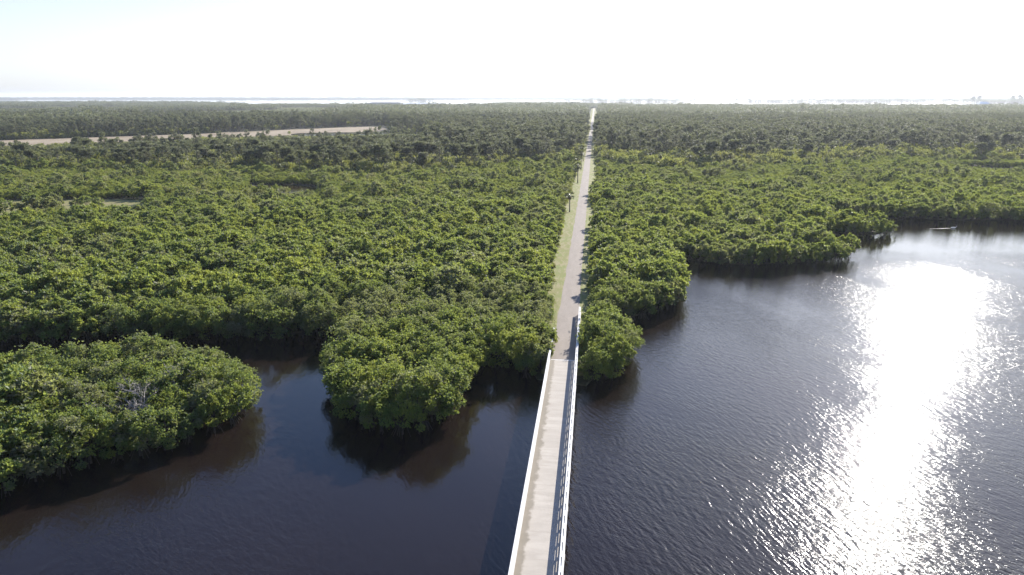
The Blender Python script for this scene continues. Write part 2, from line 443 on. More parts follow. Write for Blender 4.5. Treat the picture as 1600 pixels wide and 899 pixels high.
# ------------------------------------------------------------------ bridge
br = empty('trail_bridge', (0, 30, 0))
tag(br, 'long narrow concrete foot bridge with white railings crossing the dark water', 'bridge')
Y0, Y1 = -70.0, 89.68
def part(mb, name, mat, parent=None):
    o = mb.obj(name, mat, parent or br)
    if parent is None: o.matrix_parent_inverse = Matrix.Translation((0,-30,0))
    return o
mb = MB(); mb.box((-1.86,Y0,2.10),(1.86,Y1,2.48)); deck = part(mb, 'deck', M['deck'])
mb = MB(); mb.box((-1.60,Y1-0.17,2.482),(1.60,Y1+0.03,2.492)); part(mb, 'expansion_joint', M['white'])
mb = MB(); mb.box((-2.3,Y1-0.02,-0.4),(2.3,Y1+0.6,2.09)); part(mb, 'abutment', M['concrete'])
for s, yend in ((-1, 99.6), (1, 111.0)):
    # curb
    rail = MB()
    xo = s*1.72
    rail.box((min(xo, xo+s*0.26), Y0, 2.48),(max(xo, xo+s*0.26), yend, 2.82))
    rl = part(rail, 'railing', M['white'])
    # twin handrail with blocks between
    hr = MB()
    for a, b in (((0.0, 0.11), (0.19, 0.30)) if s > 0 else ((0.0, 0.28),)):
        xa, xb = sorted((s*(1.66+a), s*(1.66+b)))
        hr.box((xa, Y0, 3.52), (xb, yend, 3.68))
    o = hr.obj('handrail', M['white'], rl)
    md = MB()
    for z in (3.06, 3.30):
        xa, xb = sorted((s*1.78, s*1.85)); md.box((xa, Y0, z), (xb, yend, z+0.10))
    md.obj('middle_rail', M['white'], rl)
    y = Y0 + 0.9
    posts = []
    while y < yend - 0.4: posts.append(y); y += 1.8
    posts.sort(key=lambda y: abs(y-60))
    pm = None
    for y in posts[:100]:
        if pm is None:
            q = MB(); xa, xb = sorted((s*1.735, s*1.895))
            q.box((xa, -0.09, 2.82), (xb, 0.09, 3.519))
            xa, xb = sorted((s*1.772, s*1.848))
            if s > 0: q.box((xa, -0.36, 3.53), (xb, 0.36, 3.672))
            o = q.obj('post', M['white'], rl); pm = o.data
        else:
            o = link(bpy.data.objects.new('post', pm), rl)
        o.location = (0, y, 0)
for k in range(24):
    y = Y0 + 4 + k*6.7
    if y > Y1: break
    q = MB(); q.box((-2.0, y-0.4, 1.62), (2.0, y+0.4, 2.098)); cap = part(q, 'pile_cap', M['concrete'])
    for x in (-1.5, 0.0, 1.5):
        q = MB(); q.tube([(x, y, -1.2), (x, y, 1.63)], [0.19, 0.19], 8); q.obj('pile', M['concrete'], cap)

# ------------------------------------------------------------------ plant meshes
def unit(v): return v/np.maximum(np.linalg.norm(v, axis=-1, keepdims=True), 1e-9)
def leaf_quads(base, axis, up, length, width, r):
    """kite leaves: base (n,3), axis (n,3) direction"""
    side = unit(np.cross(axis, up + r.normal(0, 0.25, up.shape)))
    tip = base + axis*length[:,None]
    mid = base + axis*(length*0.45)[:,None]
    nrm = np.cross(side, axis)
    mid = mid + nrm*(length*0.06)[:,None]
    return np.stack([base, mid - side*width[:,None], tip, mid + side*width[:,None]], 1)

def make_mangrove(seed, rad, ht, ncl, nro, leaf, trunk=True, sparse=1.0):
    r = np.random.default_rng(seed)
    mb = MB(); quads = []; att = []
    # crown clumps on an uneven dome that reaches down to the water at its sides
    for k in range(ncl):
        u = r.uniform(-0.42, 1.0); phi = r.uniform(0, 2*math.pi)
        s = math.sqrt(max(0, 1-u*u)) if u > 0 else 1.0 - 0.25*abs(u)
        d = np.array([math.cos(phi)*s, math.sin(phi)*s, u])
        q = r.uniform(0.62, 1.0)
        c = np.array([d[0]*rad*q, d[1]*rad*q, ht*0.52 + d[2]*ht*0.42*q*(1.0 if u > 0 else 1.9)])
        cr = r.uniform(0.55, 1.05)*rad*0.34
        n = int(nro*r.uniform(0.7, 1.3))
        dirs = unit(r.normal(0, 1, (n,3)) + d*0.9 + np.array([0,0,0.35]))
        pts = c + dirs*cr*np.array([1,1,0.85])*r.uniform(0.55, 1.05, (n,1))
        sh = r.random(n) < 0.06                          # shoots that stick out
        pts[sh] += (dirs[sh]*0.4+np.array([0,0,0.45]))*r.uniform(0.4, 1.0, (sh.sum(),1))
        ax = unit(dirs*0.7 + np.array([0,0,0.75]) + r.normal(0, 0.25, (n,3)))
        tone = r.normal(0.5, 0.24)
        for j in range(5):
            az = r.uniform(0, 2*math.pi, n)
            a = unit(np.cross(ax, np.array([0.31,0.77,0.12]))); b = np.cross(ax, a)
            lat = a*np.cos(az)[:,None] + b*np.sin(az)[:,None]
            tilt = r.uniform(0.5, 1.25, n)[:,None]
            dv = unit(ax*np.cos(tilt) + lat*np.sin(tilt))
            L = leaf*r.uniform(0.75, 1.3, n)
            quads.append(leaf_quads(pts, dv, ax, L, L*0.24, r))
            att.append(np.clip(tone + r.normal(0, 0.16, n), 0, 1))
    mb.quads(np.concatenate(quads), 0, np.concatenate(att))
    tk = MB()
    tips = [(math.cos(t)*rad*0.55, math.sin(t)*rad*0.55, ht*r.uniform(0.6, 0.85)) for t in np.linspace(0, 6.28, 6)[:-1] + r.uniform(0,1)]
    tk.tube([(0,0,-0.2),(0.1,0.05,ht*0.22),(0.05,0.1,ht*0.42)], [0.16,0.13,0.1], 6)
    for t in tips:
        tk.tube([(0.05,0.05,ht*0.25),(t[0]*0.5+r.normal(0,.15),t[1]*0.5+r.normal(0,.15),ht*0.48),t], [0.09,0.06,0.03], 5)
    for k in range(9):                                       # prop roots
        t = r.uniform(0, 6.28); e = r.uniform(0.7, 1.6)
        tk.tube([(0,0,ht*r.uniform(0.14,0.28)), (math.cos(t)*e*0.55, math.sin(t)*e*0.55, ht*0.15), (math.cos(t)*e, math.sin(t)*e, -0.3)], [0.05,0.045,0.035], 4)
    return mb, tk

def make_dead(seed, rad, ht):
    r = np.random.default_rng(seed); tk = MB()
    def grow(p, d, L, rd, depth):
        pts = [p]; q = Vector(p); dd = Vector(d)
        for i in range(3):
            dd = (dd + Vector(r.normal(0, 0.22, 3))).normalized(); q = q + dd*(L/3); pts.append(q.copy())
        tk.tube(pts, [rd, rd*0.85, rd*0.7, rd*0.5], 4 if depth > 1 else 6)
        if depth < 4:
            for k in range(3 if depth < 3 else 4):
                nd = (dd*0.7 + Vector(r.normal(0, 0.75, 3)) + Vector((0,0,0.12))).normalized()
                grow(pts[-1 if k < 2 else 2], nd, L*r.uniform(0.5, 0.75), max(rd*0.55, 0.022), depth+1)
    for k in range(4):
        t = k*1.6 + r.uniform(0, 0.6)
        grow(Vector((0.2*math.cos(t),0.2*math.sin(t),-0.2)), Vector((math.cos(t)*0.5, math.sin(t)*0.5, 1)), ht*0.48, 0.13, 0)
    return tk

def make_pine(seed, ht, wide, ncl, nneed, nl, tlo=0.50):
    r = np.random.default_rng(seed); mb = MB(); tk = MB()
    lean = r.normal(0, 0.35, 2)
    P = [np.array([lean[0]*t*t + 0.15*math.sin(t*5), lean[1]*t*t, ht*0.95*t]) for t in np.linspace(0, 1, 6)]
    tk.tube([tuple(p) for p in P], [0.2, 0.18, 0.155, 0.125, 0.09, 0.04], 6)
    q = []; att = []
    for k in range(ncl):
        t = r.uniform(tlo, 1.0); base = P[min(int(t*5), 4)] + (P[min(int(t*5)+1,5)]-P[min(int(t*5),4)])*(t*5-int(t*5) if t < 1 else 1)
        phi = r.uniform(0, 6.283); reach = wide*r.uniform(0.25, 1.0)*(1.1-0.55*abs(t-0.72)/0.28)
        c = base + np.array([math.cos(phi)*reach, math.sin(phi)*reach, reach*r.uniform(0.1, 0.5)])
        tk.tube([tuple(base), tuple((base+c)/2+np.array([0,0,-0.08])), tuple(c)], [0.05, 0.035, 0.02], 4)
        n = nneed
        d = unit(r.normal(0, 1, (n,3))*np.array([1,1,0.7]) + np.array([0,0,0.35]))
        pts = c + d*r.uniform(0.1, 0.62, (n,1))*wide*0.36
        L = nl*r.uniform(0.7, 1.3, n)
        q.append(leaf_quads(pts, unit(d+r.normal(0,0.3,(n,3))), np.tile([0.,0.,1.],(n,1)), L, L*0.2, r))
        att.append(np.clip(r.normal(0.5, 0.15)+r.normal(0, 0.18, n), 0, 1))
    mb.quads(np.concatenate(q), 0, np.concatenate(att))
    return mb, tk

def make_palm(seed, ht, nf, seg=7):
    r = np.random.default_rng(seed); mb = MB(); tk = MB()
    lean = r.normal(0, 0.3, 2)
    P = [(lean[0]*t*t, lean[1]*t*t, ht*t) for t in np.linspace(0, 1, 5)]
    tk.tube(P, [0.22, 0.17, 0.16, 0.17, 0.2], 7)
    top = np.array(P[-1]); q = []; att = []
    for k in range(nf):
        phi = r.uniform(0, 6.283); el = r.uniform(-0.75, 1.35)
        d = np.array([math.cos(phi)*math.cos(el), math.sin(phi)*math.cos(el), math.sin(el)])
        pet = top + d*r.uniform(0.8, 1.25)
        side = unit(np.cross(d, [0,0,1.0]) + 1e-6)
        if r.random() < 0.999: mb.tube([tuple(top), tuple(pet)], [0.03, 0.02], 3, 0, 0.6, False)
        ang = np.linspace(-1.15, 1.15, seg)
        dv = unit(d[None]*np.cos(ang)[:,None] + side[None]*np.sin(ang)[:,None] + np.array([0,0,-0.28])[None] + r.normal(0, 0.08, (seg,3)))
        L = r.uniform(0.75, 1.15)*np.cos(ang*0.45)
        q.append(leaf_quads(np.tile(pet, (seg,1)), dv, np.tile(np.cross(side, d)+1e-6, (seg,1)), L, L*0.17, r))
        att.append(np.clip(0.5 + 0.3*el + r.normal(0, 0.15, seg), 0, 1))
    mb.quads(np.concatenate(q), 0, np.concatenate(att))
    dq = []
    for k in range(10):
        phi = r.uniform(0, 6.283); d = unit(np.array([math.cos(phi)*0.5, math.sin(phi)*0.5, -0.9]))
        dv = unit(d[None] + r.normal(0, 0.18, (4,3)))
        L = r.uniform(0.8, 1.3, 4)
        dq.append(leaf_quads(np.tile(top + np.array([0,0,-0.15]), (4,1)), dv, np.tile([0.,1.,0.3], (4,1)), L, L*0.14, r))
    mb.quads(np.concatenate(dq), 1)
    return mb, tk

def make_shrub(seed, rad, ht, n, leaf):
    r = np.random.default_rng(seed); mb = MB(); q = []; att = []
    for k in range(7):
        phi = r.uniform(0, 6.283); s = r.uniform(0.1, 0.75)
        c = np.array([math.cos(phi)*rad*s, math.sin(phi)*rad*s, ht*r.uniform(0.35, 0.7)])
        d = unit(r.normal(0,1,(n,3)) + np.array([0,0,0.5])); pts = c + d*r.uniform(0.4,1,(n,1))*np.array([rad*0.5, rad*0.5, ht*0.4])
        L = leaf*r.uniform(0.7,1.3,n)
        q.append(leaf_quads(pts, unit(d + np.array([0,0,0.5]) + r.normal(0,0.3,(n,3))), np.tile([0.,0.3,1.],(n,1)), L, L*0.25, r))
        att.append(np.clip(r.normal(0.5,0.15)+r.normal(0,0.15,n),0,1))
    mb.quads(np.concatenate(q), 0, np.concatenate(att)); return mb

def merged(crown, trunk, tslot):
    """crown and trunk as one mesh builder, for the mass of plants nobody can count"""
    a = MB()
    a.v = crown.v + trunk.v; a.n = crown.n + trunk.n
    a.f = crown.f + [[i+crown.n for i in f] for f in trunk.f]
    a.m = crown.m + [tslot]*len(trunk.f); a.a = crown.a + trunk.a
    return a

NEAR = [make_mangrove(100+i, [2.7,2.4,3.0,2.5,2.8,2.2,2.6][i], [6.6,6.0,7.0,5.4,6.2,5.6,6.8][i], 36, 46, 0.25) for i in range(7)]
MID = [make_mangrove(200+i, [2.6,2.9,2.3,2.7,2.5][i], [6.2,6.6,5.2,5.8,6.8][i], 24, 20, 0.50) for i in range(5)]
PINE = [make_pine(300+i, [13.5,15.0,12.0,14.0,10.5,16.0][i], [2.7,3.1,2.5,3.3,2.7,2.9][i], [18,20,16,22,16,17][i], 62, 0.74) for i in range(6)]
BROAD = [make_pine(330+i, [12.5,11.0,13.0][i], [4.2,3.8,4.6][i], [34,30,36][i], 84, 0.85, 0.66) for i in range(3)]
PALM = [make_palm(360+i, [6.5,8.0,5.2,7.2][i], [34,36,30,38][i]) for i in range(4)]
SHRUB = [make_shrub(390+i, [1.7,2.3,1.4,2.0][i], [2.0,2.8,1.5,3.4][i], 60, 0.5) for i in range(4)]

# ------------------------------------------------------------------ planting plan
HFOV_L, HFOV_R = R(42.5), R(29.6)
def in_frame(P, slack=0.0):
    az = np.arctan2(P[:,0]-CAM_X, P[:,1])
    return (az > -HFOV_L-slack) & (az < HFOV_R+slack)
def scatter(x0, x1, y0, y1, step, jit=0.42):
    gx, gy = np.meshgrid(np.arange(x0, x1, step), np.arange(y0, y1, step*0.9))
    gx = gx + (np.arange(gx.shape[0]) % 2)[:,None]*step*0.5
    P = np.stack([gx.ravel(), gy.ravel()], 1)
    return P + rng.uniform(-jit, jit, P.shape)*step
def vnoise(P, s, seed):
    r = np.random.default_rng(seed); out = np.zeros(len(P))
    for k in range(6):
        a = r.uniform(0, 6.28); f = s*r.uniform(0.6, 1.8); ph = r.uniform(0, 6.28)
        out += np.sin((P[:,0]*math.cos(a)+P[:,1]*math.sin(a))*f*6.28 + ph)
    return out/3.5
def corridor_clear(P, extra=0.0):
    l = np.interp(P[:,1], [80,103,120,145,200,240,370,480,2200], [2.9,3.6,5.0,5.6,6.0,5.8,5.4,4.6,4.4])
    r_ = np.interp(P[:,1], [80,103,120,145,200,240,370,480,2200], [4.6,4.6,4.7,4.4,4.4,4.5,4.8,4.6,4.6])
    return (P[:,0] < -l-extra) | (P[:,0] > r_+extra) | (P[:,1] > 2150)

mang = []    # x, y, scale, hue, rot
def add_mangroves(P, smin, smax, hue0, hv=0.2, zone=None):
    hn = vnoise(P, 0.035, 5); gn = vnoise(P, 0.02, 9)
    for p, a, b in zip(P, hn, gn):
        q = rng.random(); odd = -0.5 if q < 0.08 else (0.4 if q > 0.93 else 0.0)     # grey-leaved and yellowing trees among the rest
        s = (smin+smax)/2 + (smax-smin)*0.5*np.clip(a*0.5+rng.normal(0, 0.55), -1.3, 1.3)
        mang.append((p[0], p[1], s, float(np.clip(hue0 + odd + 0.20*b + rng.normal(0, hv), 0, 1.1)), rng.uniform(0, 6.28), zone))
# island
ISLAND_T = inset(ISLAND, -1.0)
P = scatter(-106, -33, 44, 89, 2.7); P = P[inside(P, ISLAND_T)]; d = edge_dist(P, ISLAND_T); P = P[(d > 3.4)]; P = P[in_frame(P, 0.12)]
DEADP = [(-47.0,67.5),(-45.2,65.6)]
P = P[np.min([np.linalg.norm(P-np.array(q), axis=1) for q in DEADP], axis=0) > 2.7]
add_mangroves(P, 0.80, 1.05, 0.62, zone='island')
def along(poly, step, closed):
    out = []; nn = len(poly) if closed else len(poly)-1; carry = 0.0
    for i in range(nn):
        a, b = Vector(poly[i]), Vector(poly[(i+1) % len(poly)]); L = (b-a).length; t = carry
        while t < L: out.append(tuple(a + (b-a)*(t/L))); t += step
        carry = t - L
    return np.array(out)
P = along(inset(ISLAND_T, 2.0), 2.5, True) + 0
P += rng.uniform(-0.3, 0.3, P.shape); P = P[in_frame(P, 0.1) & inside(P, ISLAND_T)]
add_mangroves(P, 0.74, 0.94, 0.62, zone='island')
# mainland
P = scatter(-330, 330, 66, 470, 3.0)
P = P[inside(P, MAIN)]; P = P[in_frame(P, 0.06)]
P = P[P[:,1] < np.interp(P[:,0], TRX, TRY) + vnoise(P, 0.02, 3)*12 + rng.normal(0, 5, len(P))]
P = P[corridor_clear(P)]
shore_d = edge_dist(P, MAIN_SHORE, False)
FR = along(inset(MAIN, 2.0)[:len(MAIN_SHORE)], 2.5, False); FR = FR + rng.uniform(-0.3, 0.3, FR.shape)
FR = FR[in_frame(FR, 0.05) & inside(FR, MAIN) & corridor_clear(FR) & (edge_dist(FR, MAIN_SHORE, False) > 1.2)]
keep = (shore_d > 3.4) & ~inside(P, CLEARING) & ~inside(P, SANDR) & ~(inside(P, POND) | (edge_dist(P, POND) < 1.2))
P = P[keep]
P = np.concatenate([P, FR])
dist = np.hypot(P[:,0]-CAM_X, P[:,1])
# mature fringe along the water and the trail, lower and patchier stands inland
P_n = P[dist < 170]; P_f = P[dist >= 170]
def zone_of(p):
    x, y = p
    if x < 0:
        if y < 100.5 and x > -36: return 'peninsula'
        if x > -18: return 'trailside'
        return 'leftbank'
    if x < 12.6 and y < 113: return 'spit'
    if x < 25 and y < 160: return 'bend'
    if y < 205 and x > 19: return 'headland'
    return 'rightbank'
zs = np.array([zone_of(p) for p in P_n])
for z, h, lo, hi in (('peninsula',0.55,0.82,1.06),('trailside',0.5,0.75,1.02),('leftbank',0.5,0.72,1.08),('spit',0.55,0.80,1.02),('bend',0.48,0.80,1.08),('headland',0.50,0.62,0.88),('rightbank',0.5,0.65,0.92)):
    q = P_n[zs == z]
    if len(q): add_mangroves(q, lo, hi, h, zone=z)
u = vnoise(P_f, 0.018, 21) + vnoise(P_f, 0.05, 22)*0.5
P_f = P_f[~((u > 1.05) & (P_f[:,1] > 230) & (P_f[:,0] < -40))]
inland = np.clip((P_f[:,1]-170)/200, 0, 1)
low = (P_f[:,1] + vnoise(P_f, 0.012, 77)*30 > np.where(P_f[:,0] < 0, 225, 285))
bush = low & (rng.random(len(P_f)) < 0.06 + 0.12*(vnoise(P_f, 0.02, 78) > 0.5))
add_mangroves(P_f[~low], 0.50, 0.98, 0.54, 0.24, zone='far')
add_mangroves(P_f[low & ~bush], 0.34, 0.56, 0.88, 0.14, zone='far')
add_mangroves(P_f[bush], 0.66, 1.05, 0.12, 0.12, zone='far')
PL = scatter(-340, 340, 200, 470, 2.35)
PL = PL[inside(PL, MAIN) & in_frame(PL, 0.04) & corridor_clear(PL) & (edge_dist(PL, MAIN_SHORE, False) > 6) & ~inside(PL, CLEARING) & ~inside(PL, SANDR) & (edge_dist(PL, POND) > 1.0) & ~inside(PL, POND)]
PL = PL[(PL[:,1] < np.interp(PL[:,0], TRX, TRY) + vnoise(PL, 0.02, 3)*12) & (PL[:,1] + vnoise(PL, 0.012, 77)*30 > np.where(PL[:,0] < 0, 225, 285))]
add_mangroves(PL, 0.32, 0.52, 0.88, 0.16, zone='far')
for p in ((4.6,88.6),(4.7,91.4),(4.8,94.4),(5.0,97.6),(4.7,101.2),(4.6,104.4),(-4.9,88.9),(-5.2,91.6),(-5.0,94.6),(6.6,89.9)):
    mang.append((p[0], p[1], 1.0 if p[0] > 0 and p[1] > 97 else rng.uniform(0.66, 0.8), rng.uniform(0.4, 0.75), rng.uniform(0, 6.28), 'spit' if p[0] > 0 else 'trailside'))
mang = [m for m in mang if not (m[5] in ('far','leftbank','trailside','rightbank') and rng.random() < 0.05) and not (m[5] == 'far' and m[0] < 0 and rng.random() < 0.12*min(1, max(0, (m[1]-200)/150)))]

# low growth in front of the marsh clearing and the inland pond
def low_in_front(x, y):
    a = math.degrees(math.atan2(x-CAM_X, y)); d = math.hypot(x-CAM_X, y)
    for a0, a1, D in ((-46,-33.0,268), (-28.5,-21.0,284), (24.3,31,452)):
        e = min(1, (a-a0)/1.5, (a1-a)/1.5)
        if e > 0 and d < D+4:
            h = 37*(1-d/(D+(1-e)*60)) + 0.8
            return max(0.16, min(1.0, h/5.4))
    return 1.0
mang = [(m[0], m[1], m[2]*low_in_front(m[0], m[1]), *m[3:]) for m in mang]
mang.sort(key=lambda m: math.hypot(m[0]-CAM_X, m[1]))
fr = in_frame(np.array([(m[0], m[1]) for m in mang]), 0.0)
ind, rest = [], []
for m, f in zip(mang, fr):
    # in the frame at all: the lower edge of the photo cuts the near end of the island
    (ind if f and len(ind) < 300 else rest).append(m)
mang = None

# ---------------- labels: zone, row counted from the water nearest the viewer, place in the row from the left
ORD = ['first','second','third','fourth','fifth','sixth','seventh','eighth','ninth','tenth','eleventh','twelfth','thirteenth','fourteenth','fifteenth','sixteenth','seventeenth','eighteenth','nineteenth','twentieth']
def tone(h): return 'dull olive' if h < 0.40 else ('mid green' if h < 0.62 else 'yellow-green')
def size(s, lo, hi): return 'low' if s < lo else ('tall' if s > hi else 'medium')
def label_rows(items, per_row, fmt):
    """items: (x, y, text); rows by nearness, inside a row from left to right as seen from the camera"""
    items = sorted(items, key=lambda t: math.hypot(t[0]-CAM_X, t[1]))
    out = {}
    rows = [items[i:i+per_row] for i in range(0, len(items), per_row)]
    if len(rows) > 1 and len(rows[-1]) < 3:
        last = rows.pop(); rows[-1] += last
    for ri, row in enumerate(rows):
        row.sort(key=lambda t: math.atan2(t[0]-CAM_X, t[1]))
        for ci, t in enumerate(row):
            rn = 'front row' if ri == 0 else (ORD[ri] + ' row' if ri < len(ORD) else 'rearmost row')
            out[t[3]] = fmt % (t[2], ORD[ci] if ci else 'leftmost', rn)
    return out

def tree(name, loc, rz, s, crown_me, trunk_me, hue, sz=None):
    root = empty(name, loc, rz); root.scale = (s, s, sz or s)
    for nm, me in (('crown', crown_me), ('trunk', trunk_me)):
        if me is None: continue
        o = link(bpy.data.objects.new(nm, me), root); o['hue'] = float(hue)
    return root

near_me = [(c.mesh('mangrove_crown', [M['mangrove']]), t.mesh('mangrove_trunk', [M['bark']], True)) for c, t in NEAR]
ZTXT = {'island':'on left island','peninsula':'on round peninsula','trailside':'left of trail','leftbank':'on left bank behind island','spit':'on spit right of bridge',
        'bend':'on second bulge right of trail','headland':'on long headland','rightbank':'on right bank','far':'in inland thicket'}
lab = {}
for z in ZTXT:
    it = [(m[0], m[1], '%s %s' % (size(m[2], 0.85, 0.98), tone(m[3])), i) for i, m in enumerate(ind) if m[5] == z]
    if it: lab.update(label_rows(it, 9, '%s mangrove ' + ZTXT[z] + ', %s in %s from camera'))
for i, m in enumerate(ind):
    k = int(rng.integers(0, len(near_me))) if m[2] > 0.7 else 3
    t = tree('mangrove_tree', (m[0], m[1], 0.0), m[4], m[2], near_me[k][0], near_me[k][1], m[3])
    tag(t, lab[i], 'tree', 'mangrove trees near the water')
for i, (x, y) in enumerate(DEADP):
    root = empty('dead_mangrove_tree', (x, y, 0.3), i*2.0); s = 1.25 if i == 0 else 1.05; root.scale = (s,s,s)
    make_dead(50+i, 2.4, 6.6).obj('trunk', M['dead'], root)
    tag(root, ['large bare grey dead mangrove in the middle of left island', 'smaller bare grey dead mangrove beside the large dead one on left island'][i], 'tree')

# ------------------------------------------------------------------ the mass: one object of instanced plants
def instancer(name, protos, pts, label, cat):
    """protos: meshes; pts: list of (x,y,z,scale,hue,rot,variant)"""
    pts = np.array(pts, float)
    me = bpy.data.meshes.new(name)
    me.from_pydata(pts[:,:3].tolist(), [], [])
    for nm, col in (('scl',3),('hue',4),('rot',5)):
        a = me.attributes.new(nm, 'FLOAT', 'POINT'); a.data.foreach_set('value', pts[:,col].astype(np.float32))
    a = me.attributes.new('variant', 'INT', 'POINT'); a.data.foreach_set('value', pts[:,6].astype(np.int32))
    ob = link(bpy.data.objects.new(name, me))
    ng = bpy.data.node_groups.new(name, 'GeometryNodeTree')
    ng.interface.new_socket('Geometry', in_out='INPUT', socket_type='NodeSocketGeometry')
    ng.interface.new_socket('Geometry', in_out='OUTPUT', socket_type='NodeSocketGeometry')
    nd = ng.nodes.new; L = ng.links.new
    gi = nd('NodeGroupInput'); go = nd('NodeGroupOutput')
    def attr(nm, ty):
        a = nd('GeometryNodeInputNamedAttribute'); a.data_type = ty; a.inputs['Name'].default_value = nm; return a.outputs['Attribute']
    va, sc, ro = attr('variant','INT'), attr('scl','FLOAT'), attr('rot','FLOAT')
    cx = nd('ShaderNodeCombineXYZ'); L(ro, cx.inputs['Z'])
    e2r = nd('FunctionNodeEulerToRotation'); L(cx.outputs[0], e2r.inputs[0])
    jn = nd('GeometryNodeJoinGeometry')
    for k, pm in enumerate(protos):
        po = bpy.data.objects.new(name + '_source', pm)         # geometry source only, stands nowhere
        oi = nd('GeometryNodeObjectInfo'); oi.transform_space = 'ORIGINAL'; oi.inputs['Object'].default_value = po; oi.inputs['As Instance'].default_value = False
        cmpn = nd('FunctionNodeCompare'); cmpn.data_type = 'INT'; cmpn.operation = 'EQUAL'; L(va, cmpn.inputs[2]); cmpn.inputs[3].default_value = k
        ip = nd('GeometryNodeInstanceOnPoints')
        L(gi.outputs[0], ip.inputs['Points']); L(cmpn.outputs[0], ip.inputs['Selection']); L(oi.outputs['Geometry'], ip.inputs['Instance'])
        L(e2r.outputs[0], ip.inputs['Rotation']); L(sc, ip.inputs['Scale'])
        L(ip.outputs[0], jn.inputs[0])
    L(jn.outputs[0], go.inputs[0])
    md = ob.modifiers.new('scatter', 'NODES'); md.node_group = ng
    tag(ob, label, cat, kind='stuff'); return ob

mid_me = [merged(c, t, 1).mesh('mangrove_mass', [M['mangrove'], M['bark']]) for c, t in MID]
pts = [(m[0], m[1], 0.3, m[2], m[3], m[4], rng.integers(0, len(mid_me))) for m in rest]
instancer('mangrove_thicket', mid_me, pts, 'dense green mangrove thicket covering the flats behind the shore', 'thicket')

# ------------------------------------------------------------------ pine and palm woods behind the flats
P = scatter(-800, 560, 320, 1000, 5.2)
P = P[in_frame(P, 0.05)]
beyond = P[:,1] - np.interp(P[:,0], TRX, TRY)
P = P[(beyond > vnoise(P, 0.02, 3)*12 + rng.normal(0, 6, len(P)) - 2) & corridor_clear(P, 0.8)]; beyond = P[:,1] - np.interp(P[:,0], TRX, TRY)
bad = inside(P, SAND) | (edge_dist(P, SAND) < 3) | inside(P, PONDFAR) | inside(P, SANDR)
P, beyond = P[~bad], beyond[~bad]
# open low scrub in places
op = vnoise(P, 0.012, 31) + 0.6*vnoise(P, 0.03, 32)
pines, palms, shrubs = [], [], []
def max_height(x, y):
    # the ground falls open towards the sand track: low trees before it
    a = math.degrees(math.atan2(x-CAM_X, y)); d = math.hypot(x, y)
    if a > -13.5: return 99
    D = float(np.interp(a, [-45,-36,-28,-22,-16], [640,662,690,690,715]))
    if D <= d < D+110 and edge_dist(np.array([[x, y]]), SAND)[0] < 40 and d < D+30: return 0.9
    return max(0.6, 37*(1-d/D)*(1.6 if rng.random() < 0.14 else 0.95)) if d < D else 99
for p, b, o in zip(P, beyond, op):
    x, y = p
    h = rng.normal(0.45, 0.16); rz = rng.uniform(0, 6.28)
    edge = b < 40
    t = rng.random()
    lowbelt = (x < -30 and b < 110)
    if x > 0:
        wp = 0.16 if b < 45 else (0.42 if b < 130 else 0.72); wl = 0.30 if b < 120 else 0.15
        if b < 25: wp, wl = 0.05, 0.15
    else:
        wp = 0.34 if b < 70 else 0.44; wl = 0.36
    if o > 0.75: wp *= 0.15; wl *= 0.4
    elif o < -0.5: wp = min(0.85, wp*1.9)
    h = float(np.clip(h - 0.13*o*(-1) - (0.06 if o < -0.5 else 0), 0, 1))
    mh = max_height(x, y)
    if mh < 5: shrubs.append((x, y, mh/3.4*rng.uniform(0.6,1.0), rng.normal(0.5, 0.18), rz)); continue
    if mh < 9 and t < wp: t = wp + 0.01
    if t < wp: pines.append((x, y, min(mh/15, rng.uniform(0.72, 1.2) if b > 15 else rng.uniform(0.6, 0.95)), h, rz))
    elif t < wp+wl: palms.append((x, y, min(mh/9, rng.uniform(0.7, 1.1)), rng.normal(0.5, 0.18), rz))
    else: shrubs.append((x, y, min(mh/3.4, rng.uniform(0.9, 2.4)), rng.normal(0.5, 0.18), rz))
# low fill between the trees everywhere
P2 = scatter(-620, 480, 322, 700, 4.0); P2 = P2[in_frame(P2, 0.04)]
P2 = P2[(P2[:,1] > np.interp(P2[:,0], TRX, TRY)-22*rng.random(len(P2))) & corridor_clear(P2, 0.2) & ~inside(P2, SAND) & ~inside(P2, PONDFAR) & ~inside(P2, SANDR)]
for p in P2: shrubs.append((p[0], p[1], min(max_height(p[0], p[1])/3.4, rng.uniform(0.7, 1.9)), rng.normal(0.5, 0.2), rng.uniform(0, 6.28)))
# bushes on the edges of the trail, clearing and inland flats
for y in np.arange(112, 480, 2.6):
    l = np.interp(y, [80,103,120,145,200,240,370,480,2200], [2.9,3.8,5.6,6.4,7.0,7.0,6.8,6.2,6.2])
    if rng.random() < 0.9: shrubs.append((-l+rng.uniform(-0.2,2.0), y, rng.uniform(0.35,0.75), rng.normal(0.35,0.15), rng.uniform(0,6.28)))
    r_ = np.interp(y, [80,103,120,145,200,240,370,480,2200], [3.0,3.6,4.6,4.7,4.8,5.2,6.0,6.4,6.4])
    if rng.random() < 0.6: shrubs.append((r_+rng.uniform(-0.2,1.0), y, rng.uniform(0.4,0.8), rng.normal(0.4,0.15), rng.uniform(0,6.28)))
P3 = scatter(-260, -60, 190, 350, 6.0); P3 = P3[in_frame(P3, 0.0)]
for p in P3:
    if edge_dist(p[None], CLEARING)[0] < 9 or (inside(p[None], CLEARING)[0] and rng.random() < 0.85): continue
    if edge_dist(p[None], POND)[0] < 9: continue
    if inside(p[None], POND)[0]: continue
    shrubs.append((p[0], p[1], rng.uniform(0.6, 1.3), rng.normal(0.3, 0.2), rng.uniform(0, 6.28)))

